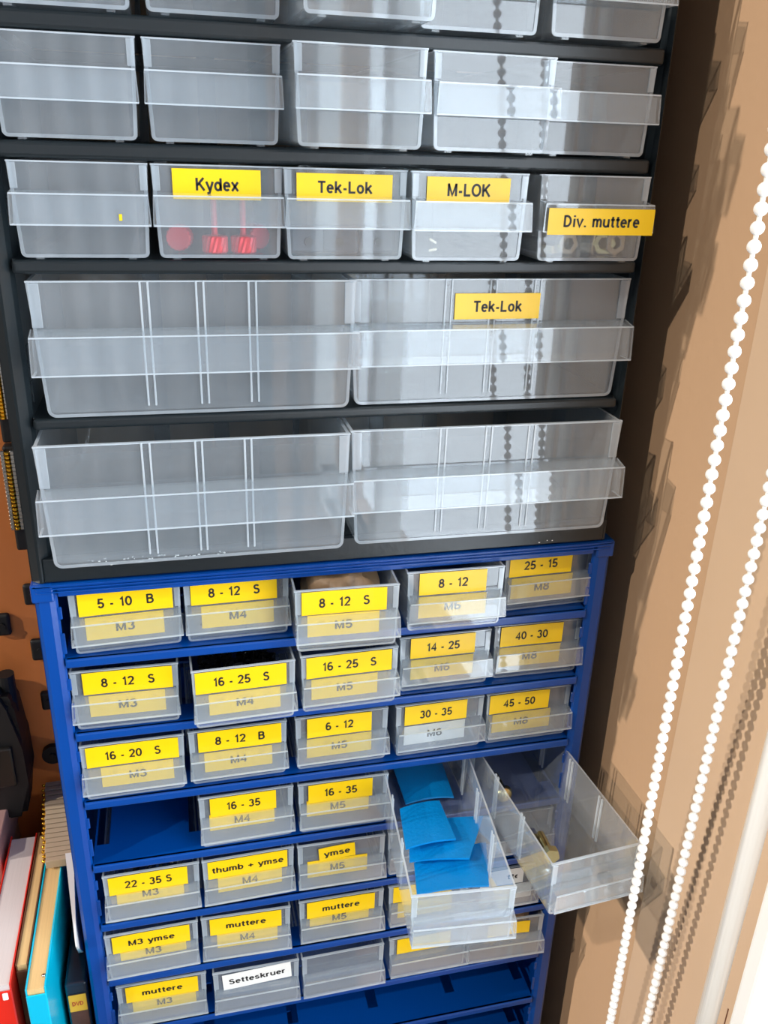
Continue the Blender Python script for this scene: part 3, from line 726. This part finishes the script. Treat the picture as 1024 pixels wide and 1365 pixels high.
def bolt(p0, d, L, r, lb, head='hex', m_='brass'):
    t = thing('bolt', lb, 'bolt', p0, group='loose bolts in the pulled-out drawer')
    d = Vector(d).normalized(); bm = bmesh.new(); prof = [(0, r * .8)]; z = .0
    while z < L: prof += [(z + .0004, r), (z + .0009, r * .78)]; z += .0011
    lathe(bm, prof, (0, 0, 0), d, 12); link('shank', mesh('shank', bm, True), t, [M[m_]])
    bm = bmesh.new()
    if head == 'hex': cyl(bm, d * L, d * (L + r * 1.4), r * 1.9, n=6)
    else: lathe(bm, [(L, r * 1.9), (L + r * .6, r * 1.9), (L + r * 1.4, r * 1.4), (L + r * 1.7, r * .7)], (0, 0, 0), d, 16)
    link('head', mesh('head', bm, head != 'hex'), t, [M[m_]])
zf = S[4] + .0032 + .0010
def bz(u, v, z): return onZ(u, v, z)
def bolt_px(ua, va, ub, vb, r, lb, head, m_, hz=.0):
    a = onZ(ua, va, zf + r * 1.8); b = onZ(ub, vb, zf + r * 1.8); xm = D[45].location.x - KIND['small']['wb'] / 2 + .0012 + r * 2.0
    a.x = max(a.x, xm); b.x = max(b.x, xm); d = b - a
    bolt(tuple(a), d, d.length, r, lb, head, m_)
bolt_px(643, 1036, 659, 1058, .0030, 'yellow-zinc bolt with round head, farthest back in the drawer', 'round', 'brass')
bolt_px(708, 1167, 698, 1122, .0033, 'steel bolt with hex head lying near the left wall at the drawer front', 'hex', 'steel')
bolt_px(719, 1112, 731, 1136, .0030, 'short yellow-zinc bolt lying behind the drawer front', 'hex', 'brass')
o = box('rubber_plug', (-.004, .004, -.003, .003, 0, .004), M['blacksteel'], bev=.0012)
o.location = (D[45].location.x + .0145, -.070, zf); tag(o, 'small black rubber plug in the front right corner of the bolt drawer', 'plug')

def crumple(name, x, y, z, sx, sy, sz, m_, lb, seed, cat):
    rnd = random.Random(seed); bm = bmesh.new(); bmesh.ops.create_icosphere(bm, subdivisions=3, radius=1)
    for v in bm.verts:
        k = 1 + .30 * math.sin(v.co.x * 7 + seed) * math.sin(v.co.y * 6) + rnd.uniform(-.08, .08)
        v.co = Vector((max(-1.0, min(1.0, v.co.x * k)) * sx, max(-1.0, min(1.0, v.co.y * k)) * sy, max(-.95, min(1.05, v.co.z * k)) * sz))
    o = link(name, mesh(name, bm, True), None, [m_]); o.location = (x, y, z); tag(o, lb, cat)
crumple('plastic_bag', D[13].location.x + .002, D[13].location.y + .030, D[13].location.z + .0195, .021, .024, .0165, M['brown'], 'crumpled brownish bag filling the pulled-forward top-row drawer', 3, 'bag')
crumple('plastic_bag', D[75].location.x + .004, D[75].location.y + .016, D[75].location.z + .0212, .018, .013, .0185, M['brown'], 'crumpled brown film sticking up from the right end drawer of bottom row', 5, 'bag')

def screw_heap(t, seed, n, lb, m_, hmax=.012):
    rnd = random.Random(seed); bm = bmesh.new()
    for i in range(n):
        x = rnd.uniform(-.020, .020); y = rnd.uniform(.006, .045); z = rnd.uniform(.004, hmax); an = rnd.uniform(0, 6.28)
        d = Vector((math.cos(an), math.sin(an), rnd.uniform(-.2, .2))).normalized(); L = .0045
        p = Vector((x, y, z)); p.x = max(-.0165, min(.0165, p.x)); p.y = max(.0095, p.y)
        cyl(bm, p - d * L, p + d * L, .0010, n=6); cyl(bm, p + d * L, p + d * (L + .0016), .0022, n=6)
    o = link('screw_pile', mesh('screw_pile', bm), None, [m_]); o.location = t.location; o.rotation_euler = t.rotation_euler
    o['label'] = lb; o['category'] = 'screws'; o['kind'] = 'stuff'
screw_heap(D[22], 1, 150, 'pile of short black screws in the 16 - 25 S over M4 drawer', M['screw'], .024)
screw_heap(D[11], 2, 60, 'pile of small black screws in the 5 - 10 B drawer', M['screw'], .012)
screw_heap(D[12], 4, 60, 'pile of small steel screws in the 8 - 12 S over M4 drawer', M['steel'], .012)
screw_heap(D[33], 5, 60, 'pile of small steel screws in the 6 - 12 drawer', M['steel'], .012)
screw_heap(D[51], 6, 50, 'pile of small steel screws in the 22 - 35 S drawer', M['steel'], .010)
screw_heap(D[21], 8, 50, 'pile of small steel screws in the 8 - 12 S over M3 drawer', M['steel'], .010)

# ---------------------------------------------------------------- bead chain of the roller blind
def strand_x(z, s):
    return (.1245 - .065 * (z - .02)) if s == 0 else (.149 - (.055 if z > .02 else .030) * (z - .02))
def strand_pt(z, s):
    # image lines of the two strands: u = u0 + k*(v - v0)
    x = strand_x(z, s); u0, v0, k = ((930, 735, -.1853) if s == 0 else (1002, 752, -.2290))
    lo, hi = -.35, .1
    def err(y):
        q = Vector((x, y, z)) - CAM; dep = q.dot(FW); u = 512 + F_PX * q.dot(RT) / dep; v = 682.5 - F_PX * q.dot(UP) / dep
        return u - (u0 + k * (v - v0))
    a, b = -.22, .05; fa, fb = err(a), err(b)
    for _ in range(50):
        c = (a + b) / 2; fc = err(c)
        if (fc > 0) == (fa > 0): a, fa = c, fc
        else: b, fb = c, fc
    return Vector((x, (a + b) / 2, z))
PT = .0061; ZB = -.345
pts = []
z = .305
ys = [[], []]
for s in (0, 1):
    zz = .305; col = []
    while zz > ZB:
        col.append(strand_pt(zz, s)); zz -= PT
    ys[s] = col
A_, B_ = ys[0][-1], ys[1][-1]
arc = []
cmid = (A_ + B_) / 2; rr = (B_ - A_).length / 2; ax = (B_ - A_).normalized(); nn = max(2, int(math.pi * rr / PT))
for i in range(1, nn):
    an = math.pi - math.pi * i / nn
    arc.append(cmid + ax * rr * math.cos(an) - Vector((0, 0, 1)) * rr * math.sin(an))
path = ys[0] + arc + ys[1][::-1]
ch = thing('blind_chain', 'white bead chain loop of a roller blind hanging beside the beige wall', 'chain', tuple(cmid - Vector((0, 0, rr))))
bm = bmesh.new(); bmesh.ops.create_uvsphere(bm, u_segments=16, v_segments=10, radius=.00243)
bead = mesh('bead', bm, True); bead.materials.append(M['bead'])
off = Matrix.Translation(-Vector(ch.location))
for p in path:
    o = link('bead', bead, ch); o.location = p - Vector(ch.location)
bm = bmesh.new(); pv = None
for i, p in enumerate(path):
    q = p - Vector(ch.location); d = (path[min(i + 1, len(path) - 1)] - path[max(i - 1, 0)]).normalized(); e = d.orthogonal().normalized() if pv is None else (e - d * e.dot(d)).normalized(); f = d.cross(e)
    ring = [bm.verts.new(q + (e * math.cos(k * math.pi / 3) + f * math.sin(k * math.pi / 3)) * .0009) for k in range(6)]
    if pv:
        for k in range(6): bm.faces.new((pv[k], pv[(k + 1) % 6], ring[(k + 1) % 6], ring[k]))
    pv = ring
link('cord', mesh('cord', bm, True), ch, [M['cord']])
print('beads', len(path))

# ---------------------------------------------------------------- left background: board, pegs, tool, books
brd = box('wall_board', (-.60, -.1535, .155, .172, -.70, 1.2), M['wood']); tag(brd, 'orange-brown wooden board on the wall left of the cabinets', 'board')
def peg(u, v, y, w_, h_, lb, rnd_=False):
    p = onY(u, v, y); t = thing('wall_hook', lb, 'hook', (p.x, .155, p.z), group='black hooks on the wooden board')
    if rnd_:
        bm = bmesh.new(); cyl(bm, (0, 0, 0), (0, -.0045, 0), w_, n=24); link('disc', mesh('disc', bm), t, [M['blacksteel']])
    else:
        bm = bmesh.new(); add_box(bm, -w_ / 2, w_ / 2, -.0045, 0, -h_ / 2, h_ / 2, bev=.0019, seg=3); link('pad', mesh('pad', bm), t, [M['blacksteel']])
    bm = bmesh.new(); cyl(bm, (0, -.0045, 0), (0, -.0060, 0), .0022, n=10); link('pin', mesh('pin', bm), t, [M['blacksteel']])
peg(43, 796, .148, .012, .0155, 'black oblong hook half hidden at the top corner of the blue cabinet')
peg(2, 837, .148, .010, .0165, 'black oblong hook at the picture edge, left of the cabinet corner')
peg(53, 870, .148, .012, .0165, 'black oblong hook, second down along the blue cabinet edge')
peg(66, 938, .148, .012, .0150, 'black oblong hook, third down along the blue cabinet edge')
peg(70, 1010, .148, .0075, .0, 'round black hook disc below the oblong ones', True)

def bit_strip(u0, v0, u1, v1, n, lb):
    y = .1400; a = onY(u0, v0, y); b = onY(u1, v1, y); t = thing('bit_strip', lb, 'bit strip', (b.x, .155, b.z - .002), group='metallic strips on the wooden board')
    bm = bmesh.new(); add_box(bm, .0, .0115, -.0085, .0, -.014, a.z - b.z + .004, bev=.0015); link('backing', mesh('backing', bm), t, [M['blacksteel']])
    bm = bmesh.new(); add_box(bm, 0, .0027, -.0035, 0, 0, .0028, bev=.0005, seg=1); s1 = mesh('segment', bm); s1.materials.append(M['steel'])
    bm = bmesh.new(); add_box(bm, 0, .0027, -.0040, 0, 0, .0020, bev=.0005, seg=1); s2 = mesh('gold_segment', bm); s2.materials.append(M['gold'])
    for i in range(n):
        z = (a.z - b.z) * i / n + .002; x = (a.x - b.x) * i / n
        for k, me in ((0, s1), (.0028, s2), (.0056, s1)):
            o = link(me.name.split('.')[0], me, t); o.location = (-.001 + k, -.0085, z)
bit_strip(5, 604, 16, 710, 20, 'strip of small silver and gold metal segments on black backing, left of the black cabinet')
bit_strip(-14, 470, -4, 562, 18, 'upper strip of small metal segments at the picture edge, mostly out of view')

# black tool hanging on the board
tool = thing('power_tool', 'black angular power tool case hanging on the board at the left edge', 'tool', (-.23, .155, -.24))
bm = bmesh.new()
P = [onY(u, v, .120) for u, v in ((-60, 925), (5, 928), (16, 945), (30, 1000), (38, 1045), (36, 1092), (-60, 1108))]
f0 = [bm.verts.new((p.x, .120, p.z)) for p in P]; f1 = [bm.verts.new((p.x, .150, p.z)) for p in P]
bm.faces.new(f0); bm.faces.new(f1[::-1])
for i in range(len(P)): bm.faces.new((f0[i], f0[(i + 1) % len(P)], f1[(i + 1) % len(P)], f1[i]))
bmesh.ops.bevel(bm, geom=[e for e in bm.edges], offset=.004, segments=2, affect='EDGES')
sub(tool, link('body', mesh('body', bm), None, [M['blacksteel']]))
p = onY(8, 905, .135); bm = bmesh.new(); cyl(bm, (p.x, .135, p.z - .025), (p.x, .135, p.z + .004), .0055, n=16)
sub(tool, link('knob', mesh('knob', bm, False), None, [M['blacksteel']]))
p = onY(-5, 1005, .118); bm = bmesh.new(); add_box(bm, p.x - .03, p.x + .010, .1165, .1205, p.z - .028, p.z + .004, bev=.0015)
sub(tool, link('cover', mesh('cover', bm), None, [M['darkbook']]))
bm = bmesh.new(); add_box(bm, -.24, -.215, .148, .156, -.21, -.19, bev=.001); sub(tool, link('mount', mesh('mount', bm), None, [M['blacksteel']]))

# shelf the books stand on
SHZ = -.480
desk = box('desk_top', (-1.2, WX, -.10, .172, SHZ - .025, SHZ), M['desk'], bev=.002); tag(desk, 'dark wooden worktop carrying the cabinets and books', 'worktop')
bx = thing('cardboard_box', 'tan cardboard box with a dusty pink lid behind the books at the left edge', 'box', (-.28, .12, SHZ))
pbox(bx, 'carton', (-.34, -.2135, .085, .150, SHZ, -.262), M['carton'], bev=.001)
pbox(bx, 'lid', (-.342, -.2115, .083, .152, -.262, -.232), M['pink'], bev=.001)

def book(x0, x1, y0, y1, top, cov, pg, lb, spine_drop=.0045, c=.0009):
    t = thing('book', lb, 'book', ((x0 + x1) / 2, (y0 + y1) / 2, SHZ)); h = top - SHZ; w2 = (x1 - x0) / 2; d2 = (y1 - y0) / 2
    for a, b in ((-w2, -w2 + c), (w2 - c, w2)):
        bm = bmesh.new(); add_box(bm, a, b, -d2, d2, 0, h, bev=.0003, seg=1); link('cover', mesh('cover', bm), t, [cov])
    bm = bmesh.new(); add_box(bm, -w2 + .0001, w2 - .0001, -d2 - .0009, -d2 + .0001, 0, h - spine_drop, bev=.0004, seg=1); link('spine', mesh('spine', bm), t, [cov])
    bm = bmesh.new(); add_box(bm, -w2 + c + .0001, w2 - c - .0001, -d2 + .0004, d2 - .003, .003, h - .0008); link('page_block', mesh('page_block', bm), t, [pg])
    return t
pr_ = book(-.2330, -.2100, .012, .080, -.262, M['darkbook'], M['pages'], 'black-covered book at the left picture edge with cream print')
lettering(pr_, 'BOK', 0, .205, .014, .012, -.0352, M['match'])
rb_ = book(-.2085, -.1915, -.014, .105, -.2425, M['redbook'], M['pages_w'], 'red hardback book with grey-white pages, standing leftmost of the tall books')
book(-.1908, -.1838, -.002, .105, -.2425, M['brownbook'], M['pages'], 'brown paperback with tan pages between the red and the cyan book')
cy = book(-.1832, -.1722, -.020, .105, -.2425, M['cyanbook'], M['pages'], 'bright cyan book with cream pages, right of the brown one')
bm = bmesh.new(); lathe(bm, [(0, .0012), (.0004, .0011), (.0008, .0004)], (.0035, -.0540, .2367), (0, 0, 1), 12); link('rivet', mesh('rivet', bm, True), cy, [M['steel']])
bm = bmesh.new(); add_box(bm, .0035, .0065, -.0612, -.0602, .2270, .2322, bev=.0004, seg=1); link('spine_print', mesh('spine_print', bm), rb_, [M['white_tape']])
# dvd case
dv = thing('dvd_case', 'dark clear-topped disc case with amber DVD strip beside the blue cabinet', 'case', (-.1622, .070, SHZ))
bm = bmesh.new(); add_box(bm, -.0066, .0066, -.062, .062, 0, .202, bev=.0018, seg=3); link('shell', mesh('shell', bm), dv, [M['dvd']])
bm = bmesh.new(); add_box(bm, -.0052, .0052, -.0626, -.0620, .020, .194, bev=.0002, seg=1); link('insert', mesh('insert', bm), dv, [M['insert']])
bm = bmesh.new(); add_box(bm, -.0052, .0052, -.0632, -.0626, .1800, .194, bev=.0002, seg=1); st = link('title_strip', mesh('title_strip', bm), dv, [M['amber']])
lettering(st, 'DVD', 0, .187, .0066, .0034, -.0634, M['brownink'])
# white card standing on the disc case, its lower front corner cut away
q0, q1 = onZ(91, 1137, -.225), onZ(102.5, 1255, -.225)
q1.x = min(q1.x, -.1552); q0.x = min(q0.x, -.1640); q0.x = max(q0.x, -.1650)
bm = bmesh.new(); zt = -.2250; zb_ = SHZ + .2021
def cardpt(k, z, side): 
    q = q0 * (1 - k) + q1 * k; wd = .0050 * (1 - k) + .0008 * k
    return bm.verts.new((q.x + side * wd / 2, q.y, z))
sec = [(0, zb_), (.45, zb_), (1, zt - .004)]
lo = [[cardpt(k, z, sd) for sd in (-1, 1)] for k, z in sec]; hi = [[cardpt(k, zt, sd) for sd in (-1, 1)] for k, z in sec]
for i in range(2):
    bm.faces.new((hi[i][0], hi[i][1], hi[i + 1][1], hi[i + 1][0])); bm.faces.new((lo[i][0], lo[i + 1][0], lo[i + 1][1], lo[i][1]))
    bm.faces.new((lo[i][0], hi[i][0], hi[i + 1][0], lo[i + 1][0])); bm.faces.new((lo[i][1], lo[i + 1][1], hi[i + 1][1], hi[i][1]))
bm.faces.new((lo[0][0], lo[0][1], hi[0][1], hi[0][0])); bm.faces.new((lo[2][0], hi[2][0], hi[2][1], lo[2][1]))
o = link('white_card', mesh('white_card', bm), None, [M['paper']]); tag(o, 'white card standing on the disc case, tapering between cyan book and blue cabinet', 'card')
# row of taupe strips with gold tips lying on the books
gs = thing('strip_stack', 'row of thin taupe strips with gold tips lying on the books beside the cabinet', 'strips', (-.177, .11, -.2420))
bm = bmesh.new(); add_box(bm, 0, .0245, 0, .0037, 0, .0060, bev=.0002, seg=1); s1 = mesh('strip', bm); s1.materials.append(M['brownstrip'])
bm = bmesh.new(); bmesh.ops.create_uvsphere(bm, u_segments=10, v_segments=6, radius=.0013); s2 = mesh('gold_tip', bm, True); s2.materials.append(M['gold'])
for i in range(17):
    p = onZ(58, 1150 - i * 6.35, -.2360)
    a_ = p.y
    o = link('strip', s1, gs); o.location = (p.x + .001 + .0003 * math.sin(i * 2) + .177, a_ - .11, .0005); 
    g_ = link('gold_tip', s2, gs); g_.location = (p.x + .177 - .0002 + .0003 * math.sin(i * 2), a_ - .11 + .0020, .0052)
